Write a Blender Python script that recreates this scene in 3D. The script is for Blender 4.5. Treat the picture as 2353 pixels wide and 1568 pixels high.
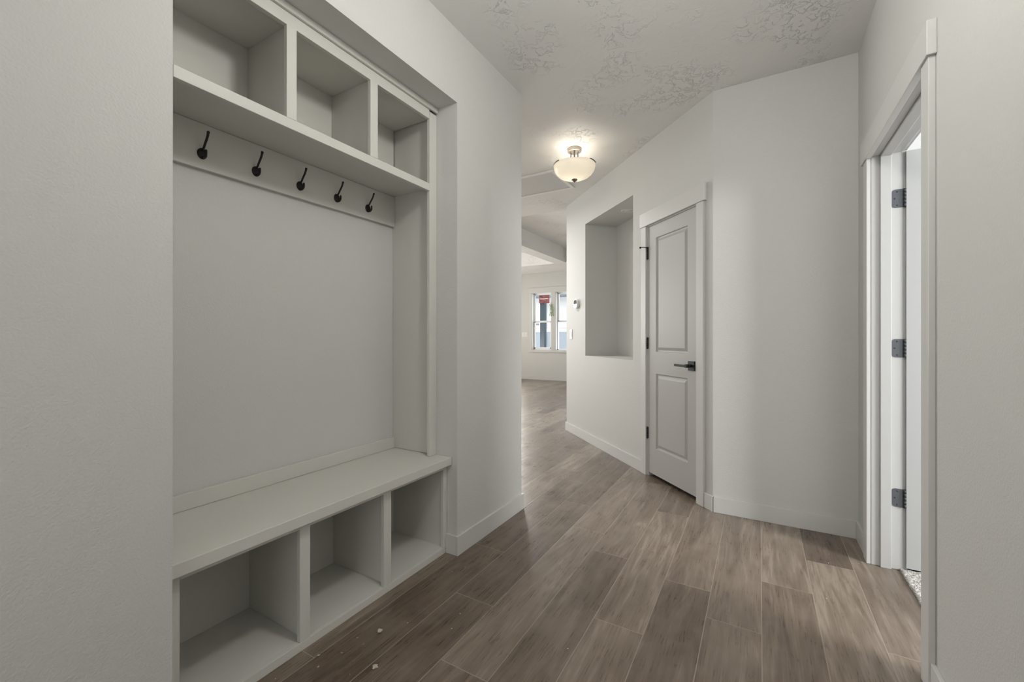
import bpy, bmesh, math, random
from mathutils import Vector, Matrix
random.seed(7)
for o in list(bpy.data.objects): bpy.data.objects.remove(o)
SC = bpy.context.scene
COL = SC.collection

# ---------------------------------------------------------------- camera
CAM_H = 1.134
cd = bpy.data.cameras.new('camera'); cam = bpy.data.objects.new('camera', cd); COL.objects.link(cam)
cd.sensor_width = 36.0; cd.lens = 975.0/2353.0*36.0; cd.shift_y = -8.0/2353.0
cd.clip_start = 0.02; cd.clip_end = 200
cam.location = (0, 0, CAM_H)
cam.rotation_euler = (math.radians(90), 0, math.atan(568.5/975.0))
SC.camera = cam

# ---------------------------------------------------------------- view, world
SC.view_settings.view_transform = 'Standard'; SC.view_settings.look = 'None'
SC.view_settings.exposure = 0.20; SC.view_settings.gamma = 1.0
SC.view_settings.use_curve_mapping = False
W = bpy.data.worlds.new('world'); SC.world = W; W.use_nodes = True
bg = W.node_tree.nodes['Background']; bg.inputs[0].default_value = (0.97, 0.99, 1.0, 1); bg.inputs[1].default_value = 3.3

# ---------------------------------------------------------------- daylight, lamps and added fill lights
def area(name, loc, direction, sx, sy, power, color=(1, 1, 1), spread=math.pi):
    l = bpy.data.lights.new(name, 'AREA'); l.shape = 'RECTANGLE'; l.size = sx; l.size_y = sy
    l.energy = power; l.color = color; l.spread = spread
    o = bpy.data.objects.new(name, l); COL.objects.link(o); o.location = loc
    o.rotation_euler = Vector(direction).to_track_quat('-Z', 'Y').to_euler()
    return o
area('bedroom_window_daylight', (3.93, 1.10, 1.55), (-1, 0.2, -0.3), 1.1, 1.7, 240, (0.97, 0.985, 1.0))
area('far_floor_fill', (-6.7, 10.1, 1.45), (0.0, -1, -0.45), 1.4, 2.1, 360, (1.0, 0.985, 0.95), math.radians(90))  # unseen fill added to brighten the far room floor, no door modelled
area('great_room_side_fill', (-7.3, 6.6, 1.9), (1, 0, 0.05), 5.0, 1.8, 72, (0.98, 0.99, 1.0), math.radians(120))  # added side fill for the diagonal wall and ceiling, no window modelled
area('overhead_fill', (-3.0, 4.3, 2.73), (0, 0, -1), 0.3, 0.3, 22, (1.0, 0.98, 0.94), math.radians(170))  # overhead fill added out of view near the diagonal wall, no fixture modelled
area('behind_camera_fill', (-0.45, -1.95, 1.4), (0, 1, 0.15), 1.6, 2.2, 17, (1.0, 0.998, 0.99))  # fill light added behind the camera, the wall there has no opening
LAMP_POWER = 0.25
FILL_LAMP_POWER = 22.5
WARM = (1.0, 0.93, 0.83)
FILL_LAMP_COLOR = (1.0, 0.985, 0.95)

# ---------------------------------------------------------------- materials
def mat(name, col, rough=0.5, metal=0.0, spec=0.5):
    m = bpy.data.materials.new(name); m.use_nodes = True
    p = m.node_tree.nodes['Principled BSDF']
    p.inputs['Base Color'].default_value = (*col, 1); p.inputs['Roughness'].default_value = rough
    p.inputs['Metallic'].default_value = metal; p.inputs['Specular IOR Level'].default_value = spec
    return m
def nd(m, t, **kw):
    n = m.node_tree.nodes.new(t)
    for k, v in kw.items():
        if hasattr(n, k): setattr(n, k, v)
        else: n.inputs[k].default_value = v
    return n
def lk(m, a, b): m.node_tree.links.new(a, b)
def math_n(m, op, a, b=None, c=None):
    n = m.node_tree.nodes.new('ShaderNodeMath'); n.operation = op
    for i, v in enumerate((a, b, c)):
        if v is None: continue
        if isinstance(v, (int, float)): n.inputs[i].default_value = v
        else: m.node_tree.links.new(v, n.inputs[i])
    return n.outputs[0]
def noise_bump(m, scale, dist, detail=2.0, strength=1.0, tint=0.0):
    p = m.node_tree.nodes['Principled BSDF']
    g = nd(m, 'ShaderNodeNewGeometry')
    n = nd(m, 'ShaderNodeTexNoise'); n.inputs['Scale'].default_value = scale; n.inputs['Detail'].default_value = detail
    lk(m, g.outputs['Position'], n.inputs['Vector'])
    b = nd(m, 'ShaderNodeBump'); b.inputs['Strength'].default_value = strength; b.inputs['Distance'].default_value = dist
    lk(m, n.outputs['Fac'], b.inputs['Height']); lk(m, b.outputs['Normal'], p.inputs['Normal'])
    return m
M_WALL = noise_bump(mat('painted_drywall', (0.60, 0.597, 0.575), 0.55, spec=0.35), 165, 0.0011, 1.5)
M_WALLB = noise_bump(mat('bedroom_drywall', (0.66, 0.66, 0.65), 0.6, spec=0.3), 165, 0.0008, 1.5)
M_CAB = noise_bump(mat('painted_cabinet', (0.625, 0.617, 0.575), 0.42, spec=0.4), 60, 0.0002, 2)
M_TRIM = noise_bump(mat('painted_trim', (0.61, 0.605, 0.585), 0.38, spec=0.45), 50, 0.0002, 2)
M_DOOR = noise_bump(mat('painted_door', (0.45, 0.444, 0.425), 0.4, spec=0.45), 220, 0.0002, 2)
M_JAMB = mat('painted_jamb', (0.50, 0.50, 0.49), 0.35)
M_WHITE = mat('white_vinyl', (0.82, 0.83, 0.83), 0.3)
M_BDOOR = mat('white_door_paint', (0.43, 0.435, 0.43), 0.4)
M_PLAST = mat('white_plastic', (0.74, 0.74, 0.72), 0.3)
M_BLACK = mat('matte_black_metal', (0.018, 0.018, 0.017), 0.42, 0.3)
M_HANDLE = mat('black_handle_metal', (0.03, 0.034, 0.038), 0.38, 0.6)
M_HINGE = mat('dark_hinge_metal', (0.13, 0.14, 0.155), 0.42, 0.7)
M_HINGED = mat('dark_screw_metal', (0.05, 0.055, 0.06), 0.5, 0.5)
M_NICKEL = mat('brushed_nickel', (0.42, 0.39, 0.35), 0.34, 0.9)
M_BRONZE = mat('dark_nickel', (0.20, 0.18, 0.155), 0.35, 0.9)

def ceiling_mat():
    m = mat('knockdown_ceiling', (0.76, 0.755, 0.735), 0.5, spec=0.4)
    p = m.node_tree.nodes['Principled BSDF']
    g = nd(m, 'ShaderNodeNewGeometry')
    n1 = nd(m, 'ShaderNodeTexNoise'); n1.inputs['Scale'].default_value = 17; n1.inputs['Detail'].default_value = 5; n1.inputs['Roughness'].default_value = 0.62; n1.inputs['Distortion'].default_value = 0.4
    n2 = nd(m, 'ShaderNodeTexNoise'); n2.inputs['Scale'].default_value = 2.6; n2.inputs['Detail'].default_value = 2
    for n in (n1, n2): lk(m, g.outputs['Position'], n.inputs['Vector'])
    r1 = nd(m, 'ShaderNodeMapRange'); r1.inputs['From Min'].default_value = 0.50; r1.inputs['From Max'].default_value = 0.54
    lk(m, n1.outputs['Fac'], r1.inputs['Value'])
    r2 = nd(m, 'ShaderNodeMapRange'); r2.inputs['From Min'].default_value = 0.50; r2.inputs['From Max'].default_value = 0.62; r2.inputs['To Min'].default_value = 0.06
    lk(m, n2.outputs['Fac'], r2.inputs['Value'])
    h = math_n(m, 'MULTIPLY', r1.outputs[0], r2.outputs[0])
    b = nd(m, 'ShaderNodeBump'); b.inputs['Strength'].default_value = 1.0; b.inputs['Distance'].default_value = 0.0042
    lk(m, h, b.inputs['Height']); lk(m, b.outputs['Normal'], p.inputs['Normal'])
    return m
M_CEIL = ceiling_mat()
M_CEILW = M_CEIL.copy(); M_CEILW.name = 'white_knockdown_ceiling'; M_CEILW.node_tree.nodes['Principled BSDF'].inputs['Base Color'].default_value = (0.82, 0.82, 0.81, 1)

PW = 0.1955           # plank width
def floor_mat():
    m = mat('wood_plank_floor', (0.2, 0.15, 0.12), 0.36, spec=0.5)
    p = m.node_tree.nodes['Principled BSDF']
    uv = nd(m, 'ShaderNodeUVMap'); uv.uv_map = 'plank'
    at = nd(m, 'ShaderNodeAttribute'); at.attribute_name = 'rnd'
    sep = nd(m, 'ShaderNodeSeparateXYZ'); lk(m, uv.outputs[0], sep.inputs[0])
    U, V = sep.outputs[0], sep.outputs[1]
    off = math_n(m, 'MULTIPLY', at.outputs['Fac'], 37.0)
    # fine grain
    def noise(su, sv, scale, detail, dist=0.0, rough=0.5):
        c = nd(m, 'ShaderNodeCombineXYZ')
        lk(m, math_n(m, 'ADD', math_n(m, 'MULTIPLY', U, su), off), c.inputs[0])
        lk(m, math_n(m, 'MULTIPLY', V, sv), c.inputs[1]); lk(m, off, c.inputs[2])
        n = nd(m, 'ShaderNodeTexNoise'); n.inputs['Scale'].default_value = scale
        n.inputs['Detail'].default_value = detail; n.inputs['Distortion'].default_value = dist; n.inputs['Roughness'].default_value = rough
        lk(m, c.outputs[0], n.inputs['Vector']); return n.outputs['Fac']
    fine = noise(4, 80, 2.2, 3.5, 0.15, 0.6)
    broad = noise(1.3, 13, 1.4, 3, 1.2)
    blotch = noise(3.0, 6.0, 1.2, 3, 0.3)
    # cathedral rings
    ring = math_n(m, 'FRACT', math_n(m, 'MULTIPLY', noise(0.9, 6.5, 1.0, 1.5, 0.5), 11.0))
    ring = math_n(m, 'ABSOLUTE', math_n(m, 'SUBTRACT', ring, 0.5))
    t = math_n(m, 'ADD', math_n(m, 'ADD', math_n(m, 'MULTIPLY', fine, 0.27), 0.095), math_n(m, 'MULTIPLY', broad, 0.50))
    t = math_n(m, 'ADD', t, math_n(m, 'ADD', math_n(m, 'MULTIPLY', blotch, 0.20), 0.07))
    t = math_n(m, 'ADD', t, math_n(m, 'MULTIPLY', ring, 0.16))
    t = math_n(m, 'ADD', t, math_n(m, 'MULTIPLY', at.outputs['Fac'], 0.26))
    cr = nd(m, 'ShaderNodeValToRGB'); e = cr.color_ramp.elements
    e[0].position = 0.56; e[0].color = (0.082, 0.058, 0.042, 1)
    e[1].position = 1.05; e[1].color = (0.31, 0.255, 0.205, 1)
    k = cr.color_ramp.elements.new(0.80); k.color = (0.172, 0.132, 0.100, 1)
    k = cr.color_ramp.elements.new(0.93); k.color = (0.238, 0.190, 0.148, 1)
    lk(m, t, cr.inputs[0])
    # seams: pale line colour stands in for the highlight on plank bevels
    e1 = math_n(m, 'MINIMUM', V, math_n(m, 'SUBTRACT', PW, V))
    uv2 = nd(m, 'ShaderNodeUVMap'); uv2.uv_map = 'ends'
    s2 = nd(m, 'ShaderNodeSeparateXYZ'); lk(m, uv2.outputs[0], s2.inputs[0])
    e2 = math_n(m, 'MINIMUM', s2.outputs[0], s2.outputs[1])
    ee = math_n(m, 'MINIMUM', e1, e2)
    sm = nd(m, 'ShaderNodeMapRange'); sm.inputs['From Min'].default_value = 0.0008; sm.inputs['From Max'].default_value = 0.0022
    sm.inputs['To Min'].default_value = 1.0; sm.inputs['To Max'].default_value = 0.0
    lk(m, ee, sm.inputs['Value'])
    mx = nd(m, 'ShaderNodeMix'); mx.data_type = 'RGBA'
    lk(m, math_n(m, 'MULTIPLY', sm.outputs[0], 0.75), mx.inputs[0]); lk(m, cr.outputs[0], mx.inputs[6]); mx.inputs[7].default_value = (0.40, 0.34, 0.28, 1)
    # dusty scuffs left by the builders
    g = nd(m, 'ShaderNodeNewGeometry')
    d1 = nd(m, 'ShaderNodeTexNoise'); d1.inputs['Scale'].default_value = 5.5; d1.inputs['Detail'].default_value = 6; d1.inputs['Roughness'].default_value = 0.68
    lk(m, g.outputs['Position'], d1.inputs['Vector'])
    dr = nd(m, 'ShaderNodeMapRange'); dr.inputs['From Min'].default_value = 0.50; dr.inputs['From Max'].default_value = 0.72
    dr.inputs['To Max'].default_value = 0.22
    lk(m, d1.outputs['Fac'], dr.inputs['Value'])
    mx2 = nd(m, 'ShaderNodeMix'); mx2.data_type = 'RGBA'
    lk(m, dr.outputs[0], mx2.inputs[0]); lk(m, mx.outputs[2], mx2.inputs[6]); mx2.inputs[7].default_value = (0.36, 0.31, 0.27, 1)
    lk(m, mx2.outputs[2], p.inputs['Base Color'])
    rr = math_n(m, 'ADD', math_n(m, 'MULTIPLY', d1.outputs['Fac'], 0.10), math_n(m, 'MULTIPLY', fine, 0.10))
    lk(m, math_n(m, 'ADD', rr, 0.19), p.inputs['Roughness'])
    b = nd(m, 'ShaderNodeBump'); b.inputs['Strength'].default_value = 0.22; b.inputs['Distance'].default_value = 0.0005
    hh = math_n(m, 'SUBTRACT', math_n(m, 'MULTIPLY', fine, 0.10), sm.outputs[0])
    lk(m, hh, b.inputs['Height']); lk(m, b.outputs['Normal'], p.inputs['Normal'])
    return m
M_FLOOR = floor_mat()

# ---------------------------------------------------------------- mesh helpers
I4 = Matrix.Identity(4)
def NB(): return bmesh.new()
def box(bm, x0, x1, y0, y1, z0, z1, M=I4, bev=0.0):
    t = bmesh.new()
    vs = [t.verts.new((x, y, z)) for x in (x0, x1) for y in (y0, y1) for z in (z0, z1)]
    for f in ((0, 1, 3, 2), (4, 6, 7, 5), (0, 4, 5, 1), (2, 3, 7, 6), (0, 2, 6, 4), (1, 5, 7, 3)):
        t.faces.new([vs[i] for i in f])
    if bev > 0: bmesh.ops.bevel(t, geom=t.edges[:], offset=bev, segments=2, profile=0.5, affect='EDGES')
    bmesh.ops.recalc_face_normals(t, faces=t.faces)
    merge(bm, t, M)
def merge(bm, t, M=I4):
    mp = {}
    for v in t.verts: mp[v] = bm.verts.new(M @ v.co)
    for f in t.faces:
        try:
            nf = bm.faces.new([mp[v] for v in f.verts]); nf.smooth = f.smooth
        except ValueError: pass
    t.free()
def lathe(bm, prof, seg=32, M=I4, a0=0.0, a1=2*math.pi, smooth=True):
    """prof: list of (r, z)"""
    t = bmesh.new(); full = abs(a1-a0-2*math.pi) < 1e-6
    n = seg if full else seg+1; rings = []
    for r, z in prof:
        if r < 1e-6: rings.append([t.verts.new((0, 0, z))])
        else: rings.append([t.verts.new((r*math.cos(a0+(a1-a0)*i/seg), r*math.sin(a0+(a1-a0)*i/seg), z)) for i in range(n)])
    for A, B in zip(rings[:-1], rings[1:]):
        for i in range(seg):
            j = (i+1) % n
            q = [A[i % len(A)], A[j % len(A)], B[j % len(B)], B[i % len(B)]]
            u = []
            for v in q:
                if v not in u: u.append(v)
            if len(u) > 2:
                f = t.faces.new(u); f.smooth = smooth
    bmesh.ops.recalc_face_normals(t, faces=t.faces)
    merge(bm, t, M)
def tube(bm, pts, rad, seg=12, M=I4, caps=True):
    t = bmesh.new(); pts = [Vector(p) for p in pts]
    if isinstance(rad, (int, float)): rad = [rad]*len(pts)
    rings = []; up = None
    for i, p in enumerate(pts):
        d = (pts[min(i+1, len(pts)-1)]-pts[max(i-1, 0)]).normalized()
        if up is None:
            up = Vector((0, 0, 1)) if abs(d.z) < 0.9 else Vector((1, 0, 0))
        a = d.cross(up).normalized(); b = d.cross(a).normalized(); up = -b if False else up
        rings.append([t.verts.new(p+(a*math.cos(2*math.pi*k/seg)+b*math.sin(2*math.pi*k/seg))*rad[i]) for k in range(seg)])
    for A, B in zip(rings[:-1], rings[1:]):
        for k in range(seg):
            f = t.faces.new((A[k], A[(k+1) % seg], B[(k+1) % seg], B[k])); f.smooth = True
    if caps: t.faces.new(rings[0]); t.faces.new(rings[-1][::-1])
    bmesh.ops.recalc_face_normals(t, faces=t.faces)
    merge(bm, t, M)
def spline(pts, n=8):
    pts = [Vector(p) for p in pts]; P = [2*pts[0]-pts[1]]+pts+[2*pts[-1]-pts[-2]]; out = []
    for i in range(1, len(P)-2):
        for k in range(n):
            t = k/n; a, b, c, d = P[i-1], P[i], P[i+1], P[i+2]
            out.append(0.5*((2*b)+(c-a)*t+(2*a-5*b+4*c-d)*t*t+(3*b-a-3*c+d)*t**3))
    out.append(pts[-1]); return out
def prism(bm, poly, z0, z1, M=I4, bev=0.0):
    """poly in XY, extruded along Z"""
    t = bmesh.new(); A = [t.verts.new((x, y, z0)) for x, y in poly]; B = [t.verts.new((x, y, z1)) for x, y in poly]
    n = len(poly); t.faces.new(A[::-1]); t.faces.new(B)
    for i in range(n): t.faces.new((A[i], A[(i+1) % n], B[(i+1) % n], B[i]))
    if bev > 0: bmesh.ops.bevel(t, geom=t.edges[:], offset=bev, segments=2, profile=0.5, affect='EDGES')
    bmesh.ops.recalc_face_normals(t, faces=t.faces)
    merge(bm, t, M)

WL = {}
def wl(o):
    return WL.get(o.name, Vector((0, 0, 0)))
def obj(name, bm, m, parent=None, origin=None):
    """one mesh object; bm is in world coordinates"""
    if parent is not None: org = wl(parent)
    else: org = Vector(origin) if origin is not None else Vector((0, 0, 0))
    bmesh.ops.translate(bm, verts=bm.verts, vec=-org)
    me = bpy.data.meshes.new(name); bm.to_mesh(me); bm.free()
    me.materials.append(m)
    o = bpy.data.objects.new(name, me); COL.objects.link(o)
    if parent is not None: o.parent = parent
    else: o.location = org
    WL[o.name] = org
    return o
def thing(name, label, cat, loc=(0, 0, 0), group=None, kind=None):
    o = bpy.data.objects.new(name, None); COL.objects.link(o); o.location = loc; o.empty_display_size = 0.1
    WL[o.name] = Vector(loc)
    return tag(o, label, cat, group, kind)
def tag(o, label=None, cat=None, group=None, kind=None):
    if label: o['label'] = label
    if cat: o['category'] = cat
    if group: o['group'] = group
    if kind: o['kind'] = kind
    return o
def struct(name, bm, m, label=None, cat=None, origin=None):
    o = obj(name, bm, m, origin=origin); return tag(o, label, cat, kind='structure')
def dup(o, loc):
    c = o.copy(); COL.objects.link(c); c.location = loc; WL[c.name] = Vector(loc)
    def kids(a, b):
        for ch in a.children:
            d = ch.copy(); COL.objects.link(d); d.parent = b; kids(ch, d)
    kids(o, c)
    return c
def P(name, parent, m, *boxes, M=I4, bev=0.0015):
    b = NB()
    for q in boxes: box(b, *q, M=M, bev=bev)
    return obj(name, b, m, parent)

# frame of the diagonal wall: s runs along the wall (away from the camera), n comes out of it
R2 = math.sqrt(0.5)
DC = Vector((-0.262, 3.052, 0))
DM = Matrix(((-R2, -R2, 0, DC.x), (R2, -R2, 0, DC.y), (0, 0, 1, 0), (0, 0, 0, 1)))

H = 2.742
# ================================================================ structure
WX = -1.362      # left wall face
RX = 0.482       # right wall face
A0, A1, AZ = 0.525, 1.768, 2.360   # alcove
b = NB()
box(b, -1.95, WX, -2.1, A0, 0, H); box(b, -1.95, WX, A1, 2.459, 0, H)
box(b, -1.95, WX, A0, A1, AZ, H); box(b, -1.95, -1.815, A0, A1, 0, AZ)
struct('wall_left', b, M_WALL, 'greige left wall with the deep alcove that holds the bench and cubbies', 'wall')

JY0, JY1 = 1.906, 2.735    # right doorway jamb faces
b = NB()
box(b, RX, 0.602, -2.1, JY0-0.018, 0, H); box(b, RX, 0.602, JY1+0.018, 3.5, 0, H); box(b, RX, 0.602, JY0-0.018, JY1+0.018, 2.055, H)
struct('wall_right', b, M_WALL, 'greige right wall pierced by the open bedroom doorway', 'wall')
b = NB(); box(b, -0.262, RX, 3.05, 3.17, 0, H)
struct('wall_center', b, M_WALL, 'narrow greige wall between the closet door wall and the open doorway', 'wall')

# diagonal wall with niche and closet door opening
N0, N1, NZ0, NZ1, ND = 0.982, 1.974, 0.935, 2.384, 0.385
D0, D1, DZ = 0.150, 0.756, 2.052
b = NB()
for q in ((0, D0, -0.5, 0, 0, H), (D1, N0, -0.5, 0, 0, H), (N1, 2.518, -0.5, 0, 0, H), (D0, D1, -0.5, 0, DZ, H), (D0, D1, -0.5, -0.2, 0, DZ),
          (N0, N1, -0.5, 0, 0, NZ0), (N0, N1, -0.5, 0, NZ1, H), (N0, N1, -0.5, -ND, NZ0, NZ1)):
    box(b, *q, M=DM)
struct('wall_diagonal', b, M_WALL, 'diagonal greige wall holding the closet door and the tall display niche', 'wall')
b = NB(); box(b, -2.040, -1.90, 4.85, 10.3, 0, 3.3)
struct('wall_great_room_right', b, M_WALL, None, None)

# far wall with two windows
FY = 10.22
wins = [(-5.335, -4.753), (-4.632, -4.05)]; WZ0, WZ1 = 0.800, 2.338
b = NB()
box(b, -7.6, wins[0][0], FY, FY+0.16, 0, 3.3); box(b, wins[0][1], wins[1][0], FY, FY+0.16, 0, 3.3); box(b, wins[1][1], -1.9, FY, FY+0.16, 0, 3.3)
for w in wins: box(b, w[0], w[1], FY, FY+0.16, 0, WZ0); box(b, w[0], w[1], FY, FY+0.16, WZ1, 3.3)
struct('wall_far', b, M_WALL, 'greige far wall of the bright room with two tall windows', 'wall')
b = NB(); box(b, -7.72, -7.6, 2.3, 10.4, 0, 3.3); box(b, -7.6, -1.95, 2.339, 2.459, 0, 3.3)
struct('wall_great_room_left', b, M_WALL)
b = NB(); box(b, -1.95, 0.602, -2.22, -2.1, 0, H)
struct('wall_back', b, M_WALL)

# bedroom shell
b = NB(); box(b, 0.602, 4.1, 3.42, 3.5, 0, H); box(b, 4.0, 4.1, -0.7, 3.42, 0, H); box(b, 0.602, 4.1, -0.8, -0.7, 0, H)
struct('wall_bedroom', b, M_WALLB, 'pale bedroom walls glimpsed through the open doorway', 'wall')

# ceilings
b = NB(); box(b, -7.72, 0.62, -2.22, 4.95, H, 3.35)
struct('ceiling', b, M_CEIL, 'textured greige hallway ceiling above the light fixture', 'ceiling')
b = NB(); box(b, -7.72, -1.9, 4.95, 10.4, 3.18, 3.35)
struct('ceiling_great_room', b, M_CEILW, 'raised textured ceiling of the bright far room', 'ceiling')
b = NB(); box(b, -4.119, -3.837, 4.95, 9.007, 2.855, 3.18); box(b, -7.6, -2.04, 9.007, FY, 2.855, 3.18)
struct('ceiling_beam', b, M_CEIL, 'dropped ceiling beams framing the tray of the far room', 'ceiling beam')
b = NB(); box(b, 0.62, 4.1, -0.8, 3.5, H, 2.9)
struct('ceiling_bedroom', b, M_WALLB)

# floor: one mesh, a quad per plank
me = bpy.data.meshes.new('floor'); V = []; F = []; UA = []; UB = []; RN = []
PL = 1.22
# column k spans x = 0.008+PW*k .. +PW ; joints of the columns seen up close sit where the photo shows them
jm = {-7: 1.915, -6: 1.505, -5: 1.165, -4: 2.175, -3: 1.650, -2: 0.86, -1: 1.882, 0: 2.290, 1: 2.62, 2: 2.0}
rg = random.Random(3)
for k in range(-39, 3):
    x0 = 0.008+PW*k; x1 = x0+PW
    j = jm.get(k, rg.uniform(0, PL)); st = j-PL*math.ceil((j+2.15)/PL)
    y = st
    while y < 10.3:
        L_ = 2*PL if (k == -7 and abs(y+PL-0.695) < 0.02) else PL
        ya, yb = max(y, -2.15), min(y+L_, 10.3); r = rg.random()
        if k == -7: r *= 0.25
        if k == -6: r = 0.05 if y > 1.0 else 0.2
        if k == -5 and y > 1.0: r = 0.75
        xx1 = min(x1, 0.590); n = len(V)
        if yb > ya and xx1 > x0:
            V += [(x0, ya, 0), (xx1, ya, 0), (xx1, yb, 0), (x0, yb, 0)]; F.append((n, n+1, n+2, n+3)); RN.append(r)
            for (px, py) in ((x0, ya), (xx1, ya), (xx1, yb), (x0, yb)):
                UA.append((py-y, px-x0)); UB.append((py-y, y+L_-py))
        y += L_
me.from_pydata(V, [], F)
ua = me.uv_layers.new(name='plank'); ub = me.uv_layers.new(name='ends')
for i in range(len(UA)): ua.data[i].uv = UA[i]; ub.data[i].uv = UB[i]
at = me.attributes.new('rnd', 'FLOAT', 'FACE')
for i, r in enumerate(RN): at.data[i].value = r
me.materials.append(M_FLOOR)
fo = bpy.data.objects.new('floor', me); COL.objects.link(fo)
tag(fo, 'brown wood plank floor running from the hallway into the far room', 'floor', kind='structure')
b = NB(); box(b, -7.7, 4.1, -2.2, 10.4, -0.12, -0.004)
struct('floor_slab', b, mat('concrete', (0.3, 0.29, 0.28), 0.9))

# ================================================================ baseboards
BH, BT = 0.100, 0.013
def bb(b, x0, x1, y0, y1, M=I4): box(b, x0, x1, y0, y1, 0, BH, M=M, bev=0.0015)
b = NB(); bb(b, WX, WX+BT, A1-BT, 2.459+BT); bb(b, -1.428, WX, A1-BT, A1); bb(b, WX, WX+BT, -2.1, A0+BT); bb(b, -1.95, WX, 2.459, 2.459+BT)
struct('baseboard_left', b, M_TRIM, 'painted baseboard wrapping the left wall beside the bench', 'baseboard')
b = NB(); bb(b, RX-BT, RX, -2.1, 1.833); bb(b, RX-BT, RX, 2.809, 3.05)
struct('baseboard_right', b, M_TRIM, 'painted baseboard under the right wall on both sides of the open doorway', 'baseboard')
b = NB(); bb(b, -0.262+0.004, RX-BT, 3.05-BT, 3.05)
struct('baseboard_center', b, M_TRIM, 'painted baseboard under the narrow wall right of the closet door', 'baseboard')
b = NB(); bb(b, -0.005, 0.0715, 0, BT, DM); bb(b, 0.830, 2.518+BT, 0, BT, DM)
struct('baseboard_diagonal', b, M_TRIM, 'painted baseboard under the display niche on the diagonal wall', 'baseboard')
b = NB(); bb(b, -7.6, -2.04, FY-BT, FY)
struct('baseboard_far', b, M_TRIM, 'painted baseboard under the two windows of the far room', 'baseboard')

# ================================================================ doors
def panel_slab(w, h, t, panels, cols):
    """door slab: x 0..w, y = 0 is the face towards +y, thickness into -y"""
    bm = bmesh.new()
    zs = sorted([0, h]+[z for p in panels for z in p]); xs = [0, cols[0], cols[1], w]
    def q(pts, sm=False): bm.faces.new([bm.verts.new(p) for p in pts])
    for side in (1, -1):
        y0 = 0 if side == 1 else -t
        for i in range(3):
            for j in range(len(zs)-1):
                a, c, z0, z1 = xs[i], xs[i+1], zs[j], zs[j+1]
                if i == 1 and (z0, z1) in [tuple(p) for p in panels]:
                    prof = [(0, 0), (0.005, -0.0095), (0.011, -0.0108), (0.015, -0.0105), (0.034, -0.0025), (0.037, -0.002)]
                    for (o0, d0), (o1, d1) in zip(prof[:-1], prof[1:]):
                        A = [(a+o0, z0+o0), (c-o0, z0+o0), (c-o0, z1-o0), (a+o0, z1-o0)]
                        B = [(a+o1, z0+o1), (c-o1, z0+o1), (c-o1, z1-o1), (a+o1, z1-o1)]
                        for k in range(4):
                            l = (k+1) % 4
                            q([(A[k][0], y0+side*d0, A[k][1]), (A[l][0], y0+side*d0, A[l][1]), (B[l][0], y0+side*d1, B[l][1]), (B[k][0], y0+side*d1, B[k][1])])
                    o, d = prof[-1]
                    q([(a+o, y0+side*d, z0+o), (c-o, y0+side*d, z0+o), (c-o, y0+side*d, z1-o), (a+o, y0+side*d, z1-o)])
                else:
                    q([(a, y0, z0), (c, y0, z0), (c, y0, z1), (a, y0, z1)])
    q([(0, 0, 0), (w, 0, 0), (w, -t, 0), (0, -t, 0)]); q([(0, 0, h), (w, 0, h), (w, -t, h), (0, -t, h)])
    q([(0, 0, 0), (0, 0, h), (0, -t, h), (0, -t, 0)]); q([(w, 0, 0), (w, 0, h), (w, -t, h), (w, -t, 0)])
    bmesh.ops.remove_doubles(bm, verts=bm.verts, dist=1e-5)
    bmesh.ops.recalc_face_normals(bm, faces=bm.faces)
    return bm

# closet door on the diagonal wall
S0, S1 = 0.158, 0.744
door1 = thing('door_1', 'closed two-panel closet door with black lever on the diagonal wall', 'door', DM @ Vector((0.45, -0.02, 0)), kind='structure')
t = panel_slab(S1-S0, 2.008, 0.035, [(0.212, 0.812), (0.988, 1.900)], (0.095, 0.482))
b = NB(); merge(b, t, DM @ Matrix.Translation((S0, -0.001, 0.032))); obj('door_slab', b, M_DOOR, door1)
# hinges and hinge pin stop
for i, z in enumerate((0.352, 1.088, 1.824)):
    b = NB()
    for k in range(5):
        tube(b, [(0.750, 0.006, z-0.045+k*0.018+0.0004), (0.750, 0.006, z-0.045+(k+1)*0.018-0.0004)], 0.0072, 12, DM)
    tube(b, [(0.750, 0.006, z-0.049), (0.750, 0.006, z+0.049)], 0.004, 10, DM)
    box(b, 0.7445, 0.7555, -0.012, 0.002, z-0.045, z+0.045, M=DM)
    h = obj('hinge', b, M_BLACK, door1)
    if i == 2:
        b = NB()
        tube(b, [(0.750, 0.006, z+0.046), (0.750, 0.006, z+0.054)], 0.010, 12, DM)
        tube(b, spline([(0.750, 0.008, z+0.050), (0.756, 0.022, z+0.052), (0.772, 0.036, z+0.055), (0.792, 0.044, z+0.056)], 4), 0.0032, 8, DM)
        tube(b, [(0.790, 0.043, z+0.056), (0.798, 0.047, z+0.056)], 0.0078, 12, DM)
        obj('pin_stop', b, M_BLACK, h)
# lever handle
hx, hz = 0.205, 0.935
b = NB(); box(b, hx-0.033, hx+0.033, 0.0, 0.010, hz-0.033, hz+0.033, M=DM, bev=0.0012)
hd = obj('handle', b, M_HANDLE, door1)
b = NB()
tube(b, [(hx, 0.010, hz), (hx, 0.040, hz)], 0.0105, 16, DM)
tube(b, [(hx, 0.034, hz), (hx, 0.056, hz)], 0.0125, 16, DM)
box(b, hx-0.012, hx+0.128, 0.043, 0.056, hz-0.0085, hz+0.0085, M=DM, bev=0.003)
obj('lever', b, M_BLACK, hd)

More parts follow.
